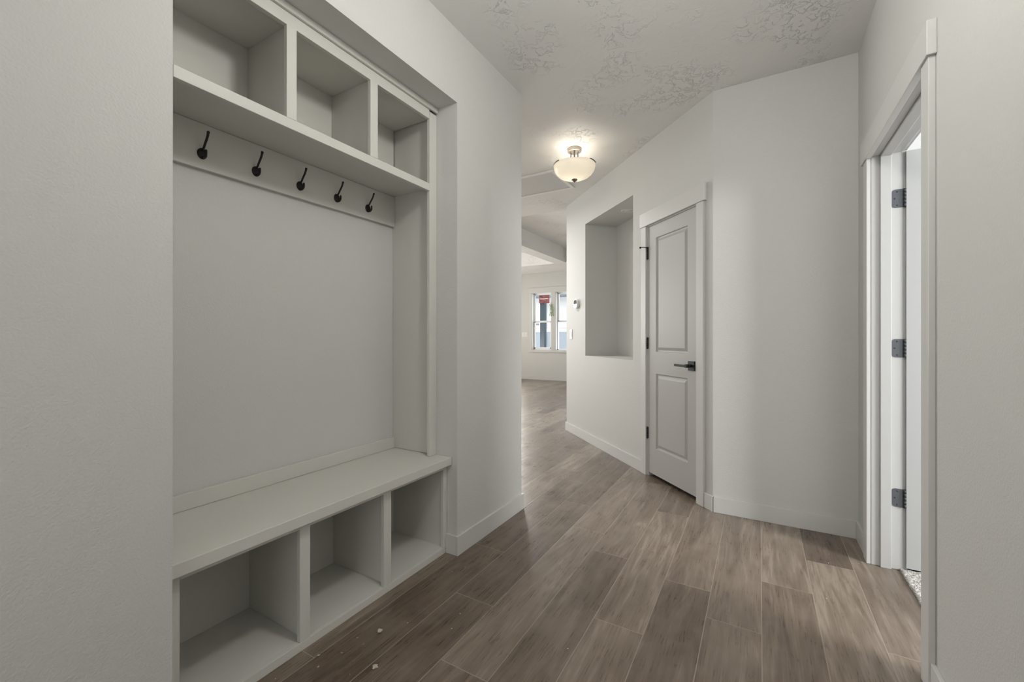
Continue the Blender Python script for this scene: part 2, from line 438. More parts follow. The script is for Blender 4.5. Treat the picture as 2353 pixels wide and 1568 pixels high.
# closet casing
t1 = thing('trim_1', 'painted casing around the closet door with wider header board on top', 'door trim', DM @ Vector((0.45, 0, 0)), kind='structure')
P('side_casing', t1, M_TRIM, (0.072, 0.142, 0, 0.018, 0, 2.050), M=DM, bev=0.002)
P('side_casing', t1, M_TRIM, (0.759, 0.829, 0, 0.018, 0, 2.050), M=DM, bev=0.002)
P('header_board', t1, M_TRIM, (0.055, 0.838, 0, 0.026, 2.050, 2.164), M=DM, bev=0.002)
P('jamb', t1, M_TRIM, (D0-0.0015, S0-0.003, -0.12, 0.0, 0, DZ), (S1+0.003, D1+0.0015, -0.12, 0.0, 0, DZ), (D0, D1, -0.12, 0, 2.043, DZ), M=DM, bev=0.0008)

# bedroom doorway: jamb, stop, casings
t2 = thing('trim_2', 'painted casing and jamb of the open bedroom doorway on the right wall', 'door trim', (0.53, 2.32, 0), kind='structure')
P('side_casing', t2, M_TRIM, (RX-0.018, RX, 1.833, 1.905, 0, 2.030), bev=0.002)
P('side_casing', t2, M_TRIM, (RX-0.018, RX, 2.737, 2.809, 0, 2.030), bev=0.002)
P('header_board', t2, M_TRIM, (RX-0.025, RX, 1.822, 2.846, 2.030, 2.140), bev=0.002)
P('jamb', t2, M_JAMB, (RX-0.001, 0.603, JY1, JY1+0.018, 0, 2.055), bev=0.003)
P('jamb', t2, M_JAMB, (RX-0.001, 0.603, JY0-0.018, JY0, 0, 2.055), bev=0.003)
P('head_jamb', t2, M_JAMB, (RX-0.001, 0.603, JY0, JY1, 2.037, 2.055), bev=0.003)
P('door_stop', t2, M_JAMB, (0.516, 0.558, JY1-0.011, JY1, 0, 2.037), (0.516, 0.558, JY0, JY0+0.011, 0, 2.037), (0.516, 0.558, JY0+0.011, JY1-0.011, 2.026, 2.037), bev=0.002)
P('room_casing', t2, M_JAMB, (0.602, 0.620, JY1+0.006, JY1+0.078, 0, 2.045), (0.602, 0.620, JY0-0.078, JY0-0.006, 0, 2.045), (0.602, 0.620, JY0-0.09, JY1+0.09, 2.045, 2.13), bev=0.002)

door2 = thing('door_2', 'white two-panel bedroom door standing open beyond the right doorway', 'door', (1.0, 2.74, 0), kind='structure')
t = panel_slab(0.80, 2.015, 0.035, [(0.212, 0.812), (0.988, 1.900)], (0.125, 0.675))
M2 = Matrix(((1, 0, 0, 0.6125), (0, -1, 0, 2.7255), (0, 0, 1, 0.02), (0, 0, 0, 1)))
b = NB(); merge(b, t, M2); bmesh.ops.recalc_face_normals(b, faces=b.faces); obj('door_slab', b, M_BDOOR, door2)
def rounded_leaf(bm, x0, x1, y0, y1, z0, z1, r=0.014):
    # plate in XZ with two rounded corners at x0
    pl = []
    for cz, a0 in ((z0+r, 180), (z1-r, 90)):
        for k in range(7):
            a = math.radians(a0+90*k/6) if a0 == 180 else math.radians(180-90*k/6)
            pl.append((x0+r+r*math.cos(a), cz+r*math.sin(a)))
    pl1 = [(x0+r+r*math.cos(math.radians(270-15*k)), z0+r+r*math.sin(math.radians(270-15*k))) for k in range(7)]
    pl2 = [(x0+r+r*math.cos(math.radians(180-15*k)), z1-r+r*math.sin(math.radians(180-15*k))) for k in range(7)]
    poly = pl1+pl2+[(x1, z1), (x1, z0)]
    Mx = Matrix(((1, 0, 0, 0), (0, 0, 1, 0), (0, 1, 0, 0), (0, 0, 0, 1)))
    prism(bm, poly, y0, y1, Mx)
for z in (0.352, 1.082, 1.812):
    b = NB()
    rounded_leaf(b, 0.560, 0.603, JY1-0.0022, JY1+0.001, z-0.0445, z+0.0445)
    hg = obj('hinge', b, M_HINGE, door2)
    b = NB()
    for k in range(5): tube(b, [(0.6075, JY1-0.006, z-0.0445+k*0.0178+0.0005), (0.6075, JY1-0.006, z-0.0445+(k+1)*0.0178-0.0005)], 0.0066, 14)
    box(b, 0.6105, 0.6128, 2.7265, 2.757, z-0.0445, z+0.0445)
    obj('knuckle', b, M_HINGED, hg)
    for (dx, dz) in ((0.020, 0.033), (0.011, 0.0), (0.020, -0.033)):
        b = NB(); lathe(b, [(0, 0.0008), (0.0022, 0.0008), (0.0042, 0.0)], 14, Matrix.Translation((0.560+dx, JY1-0.0026, z+dz)) @ Matrix.Rotation(math.radians(90), 4, 'X'))
        obj('screw', b, M_HINGED, hg)

# ================================================================ windows of the far room
GL = bpy.data.materials.new('window_glass'); GL.use_nodes = True; nt = GL.node_tree
for n in list(nt.nodes): nt.nodes.remove(n)
out = nt.nodes.new('ShaderNodeOutputMaterial'); tr = nt.nodes.new('ShaderNodeBsdfTransparent'); gl = nt.nodes.new('ShaderNodeBsdfGlossy'); gl.inputs['Roughness'].default_value = 0.02
mxs = nt.nodes.new('ShaderNodeMixShader'); mxs.inputs[0].default_value = 0.02; tr.inputs[0].default_value = (0.95, 0.97, 0.98, 1)
nt.links.new(tr.outputs[0], mxs.inputs[1]); nt.links.new(gl.outputs[0], mxs.inputs[2]); nt.links.new(mxs.outputs[0], out.inputs[0])
for i, (x0, x1) in enumerate(wins):
    w = thing('window_%d' % (i+1), ('left double-hung window of the far room, navy post outside' if i == 0 else 'right window of the far room, partly hidden by the diagonal wall'), 'window', ((x0+x1)/2, FY, WZ0), kind='structure')
    P('window_frame', w, M_WHITE, (x0, x0+0.035, FY+0.08, FY+0.15, WZ0, WZ1), (x1-0.035, x1, FY+0.08, FY+0.15, WZ0, WZ1), (x0, x1, FY+0.08, FY+0.15, WZ1-0.03, WZ1), (x0, x1, FY+0.08, FY+0.15, WZ0, WZ0+0.03), bev=0.002)
    P('jamb_liner', w, M_WHITE, (x0, x0+0.008, FY-0.001, FY+0.08, WZ0, WZ1), (x1-0.008, x1, FY-0.001, FY+0.08, WZ0, WZ1), (x0, x1, FY-0.001, FY+0.08, WZ1-0.008, WZ1), (x0, x1, FY-0.001, FY+0.08, WZ0, WZ0+0.008), bev=0.001)
    zr = 1.56
    s = P('sash', w, M_WHITE, (x0+0.035, x0+0.062, FY+0.095, FY+0.12, zr, WZ1-0.03), (x1-0.062, x1-0.035, FY+0.095, FY+0.12, zr, WZ1-0.03), (x0+0.035, x1-0.035, FY+0.095, FY+0.12, WZ1-0.055, WZ1-0.03), (x0+0.035, x1-0.035, FY+0.095, FY+0.12, zr-0.02, zr+0.025), bev=0.001)
    P('pane', s, GL, (x0+0.06, x1-0.06, FY+0.105, FY+0.109, zr+0.02, WZ1-0.05), bev=0)
    if i == 0:
        s = P('sash', w, M_WHITE, (x0+0.035, x0+0.065, FY+0.070, FY+0.095, WZ0+0.03, zr), (x1-0.065, x1-0.035, FY+0.070, FY+0.095, WZ0+0.03, zr), (x0+0.035, x1-0.035, FY+0.070, FY+0.095, WZ0+0.03, WZ0+0.07), (x0+0.035, x1-0.035, FY+0.070, FY+0.095, zr-0.025, zr+0.012), bev=0.001)
        P('pane', s, GL, (x0+0.063, x1-0.063, FY+0.080, FY+0.084, WZ0+0.068, zr-0.02), bev=0)
    else:
        P('pane', s, GL, (x0+0.06, x1-0.06, FY+0.100, FY+0.104, WZ0+0.03, zr-0.02), bev=0)
tw = thing('trim_3', 'flat painted casing around and between the two far windows', 'window trim', (-4.7, FY, 0.74), kind='structure')
P('head_casing', tw, M_TRIM, (-5.425, -3.96, FY-0.02, FY, WZ1, 2.470), bev=0.002)
P('side_casing', tw, M_TRIM, (-5.412, -5.335, FY-0.016, FY, WZ0, WZ1), bev=0.002)
P('mullion_casing', tw, M_TRIM, (-4.753, -4.632, FY-0.016, FY, WZ0, WZ1), bev=0.002)
P('sill_board', tw, M_TRIM, (-5.412, -3.97, FY-0.018, FY, 0.737, WZ0), bev=0.002)
P('side_casing', tw, M_TRIM, (-4.05, -3.97, FY-0.016, FY, WZ0, WZ1), bev=0.002)

# ================================================================ built-ins in the alcove
g = 0.001
UY = [(0.526, 0.580), (0.930, 0.969), (1.319, 1.361), (1.712, 1.767)]   # stiles of the upper unit
UX = -1.500
up = thing('upper_cubby_unit', 'built-in greige cubby shelf with three open boxes above the coat hooks', 'shelf', (-1.66, 1.146, 1.908))
for i, (a, c) in enumerate(UY):
    z0 = 0.5065 if i in (0, 3) else 1.9465
    P('stile', up, M_CAB, (UX-0.019, UX, a, c, z0, 2.325 if i in (0, 3) else 2.287), bev=0.0012)
P('top_rail', up, M_CAB, (UX-0.019, UX-0.0003, 0.581, 1.711, 2.2862, 2.3595), bev=0.0012)
P('shelf_rail', up, M_CAB, (UX-0.019, UX, 0.5805, 1.7115, 1.908, 1.946), bev=0.0012)
P('shelf_board', up, M_CAB, (-1.814, UX-0.019, 0.545, 1.748, 1.9345, 1.946), bev=0.0008)
P('top_panel', up, M_CAB, (-1.814, UX-0.0195, 0.545, 1.748, 2.308, 2.325), bev=0)
P('back_panel', up, M_CAB, (-1.8145, -1.800, 0.545, 1.748, 1.9465, 2.3075), bev=0)
P('side_panel', up, M_CAB, (-1.814, UX-0.019, 1.7545, 1.767, 0.507, 2.325), bev=0.0008)
P('side_panel', up, M_CAB, (-1.814, UX-0.019, 0.526, 0.540, 0.507, 2.325), bev=0.0008)
for a in (0.951, 1.343): P('divider', up, M_CAB, (-1.7995, UX-0.0195, a, a+0.018, 1.9465, 2.3075), bev=0.0006)
P('crown_strip', up, M_CAB, (UX, UX+0.012, 0.5265, 1.7665, 2.334, 2.3595), bev=0.002)

LY = [(0.526, 0.568), (0.935, 0.975), (1.330, 1.373), (1.738, 1.767)]
LX = -1.428
lo = thing('lower_cubby_unit', 'built-in greige cubby base with three open boxes standing on the wood floor', 'cabinet', (-1.62, 1.146, 0))
for i, (a, c) in enumerate(LY): P('stile', lo, M_CAB, (LX-0.019, LX, a, c, 0.0325, 0.4635), bev=0.0012)
P('bottom_rail', lo, M_CAB, (LX-0.019, LX, 0.5265, 1.7545, 0.0005, 0.032), bev=0.0012)
P('top_rail', lo, M_CAB, (LX-0.0192, LX-0.0005, 0.568, 1.738, 0.442, 0.4638), bev=0.0008)
P('bottom_panel', lo, M_CAB, (-1.814, LX-0.019, 0.545, 1.748, 0.014, 0.0318), bev=0)
P('back_panel', lo, M_CAB, (-1.8145, -1.800, 0.545, 1.748, 0.0320, 0.4635), bev=0)
P('side_panel', lo, M_CAB, (-1.814, LX-0.019, 1.748, 1.766, 0.001, 0.4635), bev=0)
P('side_panel', lo, M_CAB, (-1.814, LX-0.019, 0.527, 0.545, 0.001, 0.4635), bev=0)
for a in (0.956, 1.352): P('divider', lo, M_CAB, (-1.7995, LX-0.0195, a, a+0.018, 0.0322, 0.4635), bev=0.0006)

b = NB(); box(b, -1.814, -1.396, 0.5265, 1.7665, 0.4645, 0.5055, bev=0.0025)
tag(obj('bench_seat_board', b, M_CAB, origin=(-1.6, 1.146, 0.4645)), 'long greige painted bench seat board over the lower cubbies', 'bench')
b = NB(); box(b, -1.8145, -1.797, 0.5405, 1.7540, 0.506, 0.566, bev=0.002)
tag(obj('bench_backsplash', b, M_CAB, origin=(-1.806, 1.146, 0.506)), 'low greige backing board along the rear of the bench seat', 'trim board')
b = NB(); box(b, -1.8145, -1.796, 0.5405, 1.7540, 1.764, 1.934, bev=0.002)
tag(obj('hook_board', b, M_CAB, origin=(-1.806, 1.146, 1.764)), 'greige mounting board carrying five black coat hooks under the cubby shelf', 'hook board')

# coat hooks: local +x comes out of the wall
HX = -1.7962
def hook_parts(root):
    o0 = WL[root.name]
    M = Matrix.Translation(o0)
    b = NB()
    # oval domed plate
    t = bmesh.new(); seg = 28; rings = []
    for f, x in ((1.0, 0.0), (1.0, 0.0028), (0.93, 0.0045), (0.6, 0.0060), (0.25, 0.0066)):
        rings.append([t.verts.new((x, 0.0165*f*math.cos(2*math.pi*k/seg), 0.0205*f*math.sin(2*math.pi*k/seg))) for k in range(seg)])
    for A, B in zip(rings[:-1], rings[1:]):
        for k in range(seg):
            q = t.faces.new((A[k], A[(k+1) % seg], B[(k+1) % seg], B[k])); q.smooth = True
    t.faces.new(rings[-1]); t.faces.new(rings[0][::-1])
    bmesh.ops.recalc_face_normals(t, faces=t.faces); merge(b, t, M)
    obj('backplate', b, M_BLACK, root)
    b = NB()
    pts = spline([(0.002, 0, 0.012), (0.012, 0, 0.019), (0.024, 0, 0.034), (0.035, 0, 0.047), (0.042, 0, 0.058), (0.0455, 0, 0.067), (0.0465, 0, 0.069)], 5)
    n = len(pts); rad = [0.0038+0.0006*(i/n) if i < n*0.75 else 0.0043+0.0009*((i/n-0.75)/0.25) for i in range(n)]
    tube(b, pts, rad, 12, M)
    lathe(b, [(0, 0.0052), (0.003, 0.0044), (0.0048, 0.0022), (0.0054, 0), (0.0048, -0.0022), (0, -0.0052)], 12, M @ Matrix.Translation((0.0466, 0, 0.069)))
    obj('upper_prong', b, M_BLACK, root)
    b = NB()
    pts = spline([(0.002, 0, -0.012), (0.010, 0, -0.017), (0.020, 0, -0.0165), (0.0275, 0, -0.010), (0.0300, 0, -0.001), (0.0295, 0, 0.006)], 5)
    n = len(pts); tube(b, pts, [0.0036+0.0008*math.sin(3.0*i/n) for i in range(n)], 12, M)
    lathe(b, [(0, 0.0042), (0.0024, 0.0036), (0.0040, 0.0018), (0.0044, 0), (0, -0.0042)], 12, M @ Matrix.Translation((0.0295, 0, 0.006)))
    obj('lower_prong', b, M_BLACK, root)
hl = ['black coat hook at the left end of the board, nearest the camera', 'second black coat hook from the left, right beside the leftmost one', 'middle black coat hook of the five on the board',
      'fourth black coat hook from the left, one before the corner', 'black coat hook at the far right end of the board, next to the side panel']
hy = [0.785, 0.981, 1.175, 1.369, 1.560]
hook0 = None
for i in range(5):
    loc = Vector((HX, hy[i], 1.8195))
    if hook0 is None:
        hook0 = thing('coat_hook', hl[0], 'coat hook', loc, 'coat hooks on the board'); hook_parts(hook0)
    else:
        c = dup(hook0, loc); c['label'] = hl[i]

# ================================================================ ceiling light
def glass_mat():
    m = bpy.data.materials.new('frosted_glass'); m.use_nodes = True; nt = m.node_tree
    for n in list(nt.nodes): nt.nodes.remove(n)
    out = nt.nodes.new('ShaderNodeOutputMaterial')
    tr = nt.nodes.new('ShaderNodeBsdfTranslucent'); tr.inputs[0].default_value = (0.93, 0.89, 0.81, 1)
    df = nt.nodes.new('ShaderNodeBsdfDiffuse'); df.inputs[0].default_value = (0.85, 0.82, 0.75, 1)
    gl = nt.nodes.new('ShaderNodeBsdfGlossy'); gl.inputs['Roughness'].default_value = 0.15
    em = nt.nodes.new('ShaderNodeEmission'); em.inputs[0].default_value = (1.0, 0.90, 0.74, 1); em.inputs[1].default_value = GLASS_EM
    a = nt.nodes.new('ShaderNodeMixShader'); a.inputs[0].default_value = 0.72
    nt.links.new(tr.outputs[0], a.inputs[1]); nt.links.new(df.outputs[0], a.inputs[2])
    c = nt.nodes.new('ShaderNodeMixShader'); c.inputs[0].default_value = 0.05
    nt.links.new(a.outputs[0], c.inputs[1]); nt.links.new(gl.outputs[0], c.inputs[2])
    ad = nt.nodes.new('ShaderNodeAddShader'); nt.links.new(c.outputs[0], ad.inputs[0]); nt.links.new(em.outputs[0], ad.inputs[1])
    nt.links.new(ad.outputs[0], out.inputs[0]); return m
GLASS_EM = 0.16
M_GLASS = glass_mat()
def ceiling_light(x, y, label, power, color):
    r = thing('ceiling_light', label, 'ceiling light', (x, y, H))
    M = Matrix.Translation((x, y, 0))
    b = NB(); lathe(b, [(0, H), (0.060, H), (0.060, H-0.018), (0.0575, H-0.020), (0.0575, H-0.026), (0.052, H-0.029), (0.0, H-0.029)], 40, M, smooth=False)
    can = obj('canopy', b, M_NICKEL, r)
    for a in (20, 200):
        b = NB(); lathe(b, [(0, H-0.036), (0.003, H-0.035), (0.004, H-0.029), (0, H-0.029)], 12, M @ Matrix.Translation((0.035*math.cos(math.radians(a)), 0.035*math.sin(math.radians(a)), 0)))
        obj('screw', b, M_BRONZE, can)
    # camera sees the lamp along this heading
    ca = math.atan2(y, x)
    b = NB(); tube(b, [(x, y, H-0.029), (x, y, 2.475)], 0.0065, 14); obj('center_stem', b, M_BRONZE, r)
    for k in range(3):
        a = ca+math.pi+k*2*math.pi/3 + math.radians(0)
        dx, dy = math.cos(a), math.sin(a)
        pts = spline([(x+dx*0.033, y+dy*0.033, H-0.029), (x+dx*0.036, y+dy*0.036, 2.67), (x+dx*0.045, y+dy*0.045, 2.63), (x+dx*0.075, y+dy*0.075, 2.605), (x+dx*0.13, y+dy*0.13, 2.597), (x+dx*0.170, y+dy*0.170, 2.600)], 5)
        b = NB(); tube(b, pts, 0.0048, 10); obj('arm', b, M_BRONZE, r)
    for s in (-1, 1):
        a0 = ca+s*math.radians(118); pts = [(x+0.1785*math.cos(a0+math.radians(q)), y+0.1785*math.sin(a0+math.radians(q)), 2.603) for q in range(-16, 17, 4)]
        b = NB(); tube(b, pts, 0.0042, 8); obj('rim_clip', b, M_BRONZE, r)
    # bowl
    pr = [(0.1755, 2.600), (0.1765, 2.590), (0.174, 2.576), (0.166, 2.553), (0.150, 2.530), (0.126, 2.509), (0.095, 2.494), (0.06, 2.485), (0.02, 2.481), (0.0, 2.4805)]
    b = NB(); lathe(b, pr+[(0.0, 2.4850), (0.02, 2.4855), (0.06, 2.4895), (0.094, 2.4985), (0.124, 2.5130), (0.147, 2.533), (0.1625, 2.555), (0.170, 2.577), (0.1722, 2.590), (0.1715, 2.600), (0.1755, 2.600)], 56, M)
    obj('glass_bowl', b, M_GLASS, r)
    b = NB(); lathe(b, [(0, 2.490), (0.024, 2.486), (0.0255, 2.480), (0.024, 2.474), (0.016, 2.471), (0.0145, 2.466), (0.008, 2.463), (0.007, 2.459), (0, 2.457)], 28, M)
    obj('finial', b, M_BRONZE, r)
    for k in range(2):
        a = ca + math.pi/2 + k*math.pi
        bx, by = x+0.055*math.cos(a), y+0.055*math.sin(a)
        b = NB(); lathe(b, [(0, 2.515), (0.013, 2.52), (0.022, 2.535), (0.024, 2.552), (0.018, 2.572), (0.012, 2.585), (0.012, 2.60), (0, 2.60)], 20, Matrix.Translation((bx, by, 0)))
        obj('bulb', b, M_BULB, r)
    l = bpy.data.lights.new('ceiling_light_glow', 'AREA'); l.shape = 'DISK'; l.size = 0.32; l.energy = power*0.35; l.color = color
    o = bpy.data.objects.new('ceiling_light_glow', l); COL.objects.link(o); o.location = (x, y, 2.592); o.rotation_euler = (math.pi, 0, 0)
    l = bpy.data.lights.new('ceiling_light_bulb', 'POINT'); l.energy = power*8.5; l.color = color; l.shadow_soft_size = 0.03
    o = bpy.data.objects.new('ceiling_light_bulb', l); COL.objects.link(o); o.location = (x, y, 2.518)
    return r
M_BULB = mat('bulb_glass', (0.9, 0.87, 0.8), 0.3)
pb = M_BULB.node_tree.nodes['Principled BSDF']; pb.inputs['Emission Color'].default_value = (1, 0.88, 0.7, 1); pb.inputs['Emission Strength'].default_value = 3.0
ceiling_light(-1.362, 3.392, 'frosted glass bowl ceiling light with nickel canopy, lit, in front of the attic hatch', LAMP_POWER, WARM)
fl_ = thing('added_flush_light', 'added fill light shaped as a round white flush fixture, out of view over the near end of the hallway', 'ceiling light', (-0.24, 1.10, H))  # fixture added out of view to light the bench and cubbies
fM = Matrix.Translation((-0.24, 1.10, 0))
b = NB(); lathe(b, [(0, H), (0.150, H), (0.152, H-0.02), (0.148, H-0.03), (0.140, H-0.03)], 40, fM); obj('base_ring', b, M_PLAST, fl_)
b = NB(); lathe(b, [(0.140, H-0.028), (0.132, H-0.050), (0.10, H-0.066), (0.05, H-0.074), (0, H-0.076)], 40, fM); obj('diffuser', b, M_BULB, fl_)
l = bpy.data.lights.new('added_flush_glow', 'POINT'); l.energy = FILL_LAMP_POWER; l.color = FILL_LAMP_COLOR; l.shadow_soft_size = 0.10
o = bpy.data.objects.new('added_flush_glow', l); COL.objects.link(o); o.location = (-0.24, 1.10, 2.50)

# recessed light in the niche ceiling
can = thing('recessed_light', 'round white recessed light set in the top of the display niche', 'light', DM @ Vector((1.40, -0.193, NZ1)))
cM = DM @ Matrix.Translation((1.40, -0.193, 0))
b = NB(); lathe(b, [(0.050, NZ1-0.002), (0.052, NZ1-0.005), (0.066, NZ1-0.004), (0.070, NZ1-0.0005), (0.050, NZ1-0.0005)], 40, cM); obj('trim_ring', b, M_PLAST, can)
b = NB(); lathe(b, [(0, NZ1-0.0032), (0.050, NZ1-0.0032), (0.050, NZ1-0.0005), (0, NZ1-0.0005)], 40, cM); obj('lens', b, M_PLAST, can)

# attic hatch
ha = thing('attic_hatch', 'square attic hatch with pale trim frame in the ceiling behind the bowl light', 'hatch', (-2.1, 3.98, H))
b = NB(); hx0, hx1, hy0, hy1 = -2.62, -1.702, 3.702, 4.255; tw_, th_ = 0.036, 0.012
box(b, hx0, hx1, hy0, hy0+tw_, H-th_, H, bev=0.003); box(b, hx0, hx1, hy1-tw_, hy1, H-th_, H, bev=0.003)
box(b, hx0, hx0+tw_, hy0+tw_, hy1-tw_, H-th_, H, bev=0.003); box(b, hx1-tw_, hx1, hy0+tw_, hy1-tw_, H-th_, H, bev=0.003)
obj('trim_frame', b, M_WHITE, ha)
b = NB(); box(b, hx0+tw_+0.003, hx1-tw_-0.003, hy0+tw_+0.003, hy1-tw_-0.003, H-0.004, H, bev=0.001); obj('hatch_panel', b, mat('hatch_paint', (0.62, 0.62, 0.60), 0.5), ha)

# ================================================================ wall devices
th = thing('thermostat', 'small rounded wall thermostat with dark screen, left of the display niche', 'thermostat', DM @ Vector((2.185, 0, 1.52)))
tM = DM @ Matrix.Translation((2.185, 0, 1.52)) @ Matrix(((1, 0, 0, 0), (0, 0, 1, 0), (0, 1, 0, 0), (0, 0, 0, 1)))
def sup(w, h, n=40, e=2.8):
    o = []
    for k in range(n):
        a = 2*math.pi*k/n; c, s = math.cos(a), math.sin(a)
        o.append((w*math.copysign(abs(c)**(2/e), c), h*math.copysign(abs(s)**(2/e), s)))
    return o
b = NB(); prism(b, sup(0.052, 0.052), 0, 0.030, tM, bev=0.003); obj('body', b, M_PLAST, th)
up_ = [p for p in sup(0.043, 0.044, 80) if p[1] >= 0.0]; dn = [p for p in sup(0.043, 0.044, 80) if p[1] <= 0.0]
b = NB(); prism(b, up_, 0.030, 0.0312, tM); obj('screen', b, mat('dark_screen', (0.03, 0.031, 0.036), 0.55, spec=0.15), th)
b = NB(); prism(b, dn, 0.030, 0.0312, tM); obj('face_plate', b, mat('silver_plastic', (0.80, 0.79, 0.74), 0.22, 0.3), th)

sw = thing('light_switch', 'white light switch plate on the diagonal wall below the thermostat', 'light switch', DM @ Vector((2.370, 0, 1.172)))
P('wall_plate', sw, M_PLAST, (2.334, 2.406, 0.0003, 0.006, 1.114, 1.230), M=DM, bev=0.002)
P('rocker', sw, M_PLAST, (2.353, 2.387, 0.006, 0.0095, 1.139, 1.205), M=DM, bev=0.0015)
sw = thing('light_switch', 'wide white three-gang switch plate on the far wall left of the windows', 'light switch', (-5.553, FY, 1.215))
P('wall_plate', sw, M_PLAST, (-5.636, -5.470, FY-0.007, FY-0.0003, 1.155, 1.275), bev=0.002)
for k in range(3): P('rocker', sw, M_PLAST, (-5.616+k*0.046, -5.582+k*0.046, FY-0.011, FY-0.007, 1.182, 1.248), bev=0.0015)

# ================================================================ bedroom carpet
cmat = mat('loop_carpet', (0.62, 0.61, 0.58), 0.95, spec=0.1)
pn = cmat.node_tree.nodes['Principled BSDF']
g_ = nd(cmat, 'ShaderNodeNewGeometry'); n_ = nd(cmat, 'ShaderNodeTexNoise'); n_.inputs['Scale'].default_value = 140; n_.inputs['Detail'].default_value = 3
lk(cmat, g_.outputs['Position'], n_.inputs['Vector'])
c_ = nd(cmat, 'ShaderNodeValToRGB'); c_.color_ramp.elements[0].position = 0.38; c_.color_ramp.elements[0].color = (0.34, 0.32, 0.29, 1); c_.color_ramp.elements[1].position = 0.6; c_.color_ramp.elements[1].color = (0.72, 0.71, 0.68, 1)
lk(cmat, n_.outputs['Fac'], c_.inputs[0]); lk(cmat, c_.outputs[0], pn.inputs['Base Color'])
bu = nd(cmat, 'ShaderNodeBump'); bu.inputs['Distance'].default_value = 0.006; lk(cmat, n_.outputs['Fac'], bu.inputs['Height']); lk(cmat, bu.outputs[0], pn.inputs['Normal'])
b = NB()
rc = random.Random(5)
def cgrid(b, x0, x1, y0, y1, nx, ny, amp):
    vs = [[None]*(ny+1) for _ in range(nx+1)]
    for i in range(nx+1):
        for j in range(ny+1):
            x = x0+(x1-x0)*i/nx; y = y0+(y1-y0)*j/ny
            ex = rc.uniform(-0.003, 0.002) if i == 0 else 0
            vs[i][j] = b.verts.new((x+ex, y, 0.008+rc.uniform(0, amp)*(1 if 0 < i else 0.2)))
    for i in range(nx):
        for j in range(ny):
            b.faces.new((vs[i][j], vs[i+1][j], vs[i+1][j+1], vs[i][j+1])).smooth = True
    for j in range(ny):
        a, c = vs[0][j], vs[0][j+1]
        d = b.verts.new((a.co.x, a.co.y, -0.003)); e = b.verts.new((c.co.x, c.co.y, -0.003)); b.faces.new((a, c, e, d))
cgrid(b, 0.592, 1.2, JY0, JY1, 120, 170, 0.006)
cgrid(b, 1.2, 3.99, -0.69, 3.41, 8, 12, 0.001); cgrid(b, 0.606, 1.2, -0.69, JY0-0.02, 4, 8, 0.001); cgrid(b, 0.606, 1.2, JY1+0.02, 3.41, 4, 4, 0.001)
tag(obj('bedroom_carpet', b, cmat), 'pale speckled carpet starting at the bedroom doorway', 'carpet', kind='stuff')

# ================================================================ debris on the floor
cm = mat('dried_plaster', (0.52, 0.46, 0.37), 0.9, spec=0.1)
def chip(x, y, r, label, rr):
    b = NB(); t = bmesh.new(); bmesh.ops.create_icosphere(t, subdivisions=2, radius=1.0)
    s = (rr.uniform(0.7, 1.3), rr.uniform(0.6, 1.0), rr.uniform(0.25, 0.45))
    rot = Matrix.Rotation(rr.uniform(0, 6.28), 4, 'Z'); sd = rr.uniform(0, 50)
    for v in t.verts:
        k = 1+0.45*math.sin(4.1*v.co.x+sd)*math.cos(3.7*v.co.y+sd*1.7)+0.12*rr.uniform(-1, 1)
        v.co = rot @ Vector((v.co.x*s[0]*k*r, v.co.y*s[1]*k*r, v.co.z*s[2]*r))
    zmin = min(v.co.z for v in t.verts)
    merge(b, t, Matrix.Translation((x, y, -zmin+0.0002)))
    o = obj('plaster_chip', b, cm, origin=(x, y, 0))
    return tag(o, label, 'debris', 'plaster chips on the floor')
rr = random.Random(11)
chip(-1.264, 1.155, 0.011, 'largest pale plaster crumb on the floor in front of the middle cubby', rr)
chip(-1.140, 1.020, 0.010, 'pale plaster crumb on the floor near the picture\'s bottom edge, beside a plank seam', rr)
chip(-1.357, 0.959, 0.0055, 'small elongated plaster crumb on the floor close to the base of the nearest cubby', rr)
for (x, y) in [(-1.293, 1.561), (-1.255, 1.692), (-1.283, 1.627), (-1.207, 1.247), (-1.311, 1.089), (-1.264, 1.078),
               (-1.311, 0.925), (-1.06, 1.396), (-1.034, 1.308), (-0.603, 1.436), (-1.296, 1.009), (-1.38, 1.708), (-1.389, 0.822), (-1.19, 0.958)]:
    chip(x, y, rr.uniform(0.0018, 0.0034), 'tiny pale plaster speck scattered on the floor planks before the bench', rr)
for (x, y) in [(0.314, 2.75), (0.251, 2.278), (0.299, 2.641), (0.447, 2.735), (0.430, 2.709), (0.386, 2.917)]:
    chip(x, y, rr.uniform(0.0018, 0.0034), 'tiny pale plaster speck on the floor just outside the bedroom doorway', rr)

# ================================================================ outside the far windows
EXW = mat('neighbour_white_siding', (0.60, 0.60, 0.60), 0.7)
EXG = mat('neighbour_grey_siding', (0.26, 0.29, 0.33), 0.7)
EXS = mat('soffit_grey', (0.17, 0.20, 0.24), 0.7)
EXL = mat('light_grey_trim', (0.50, 0.52, 0.53), 0.6)
b = NB(); box(b, -14, 0, 10.6, 24, -0.35, -0.3); struct('ground', b, mat('patio_concrete', (0.42, 0.41, 0.39), 0.9), 'pale ground outside the far windows', 'ground')
n = thing('neighbour_house', 'white and blue-grey house wall outside the far windows', 'house', (-6.6, 14, -0.3))
P('upper_wall', n, EXW, (-9.5, -3.5, 14, 14.2, 1.474, 2.60), bev=0)
P('band', n, EXW, (-9.5, -3.5, 13.97, 14.2, 1.334, 1.462), bev=0)
P('lower_siding', n, EXG, (-9.5, -3.5, 13.99, 14.2, -0.3, 1.334), bev=0)
P('dark_line', n, EXS, (-9.5, -3.5, 14.0, 14.2, 1.462, 1.474), bev=0)  # thin dark strip between upper wall and band
P('soffit', n, EXS, (-9.5, -3.5, 13.4, 14.2, 2.58, 2.76), bev=0)
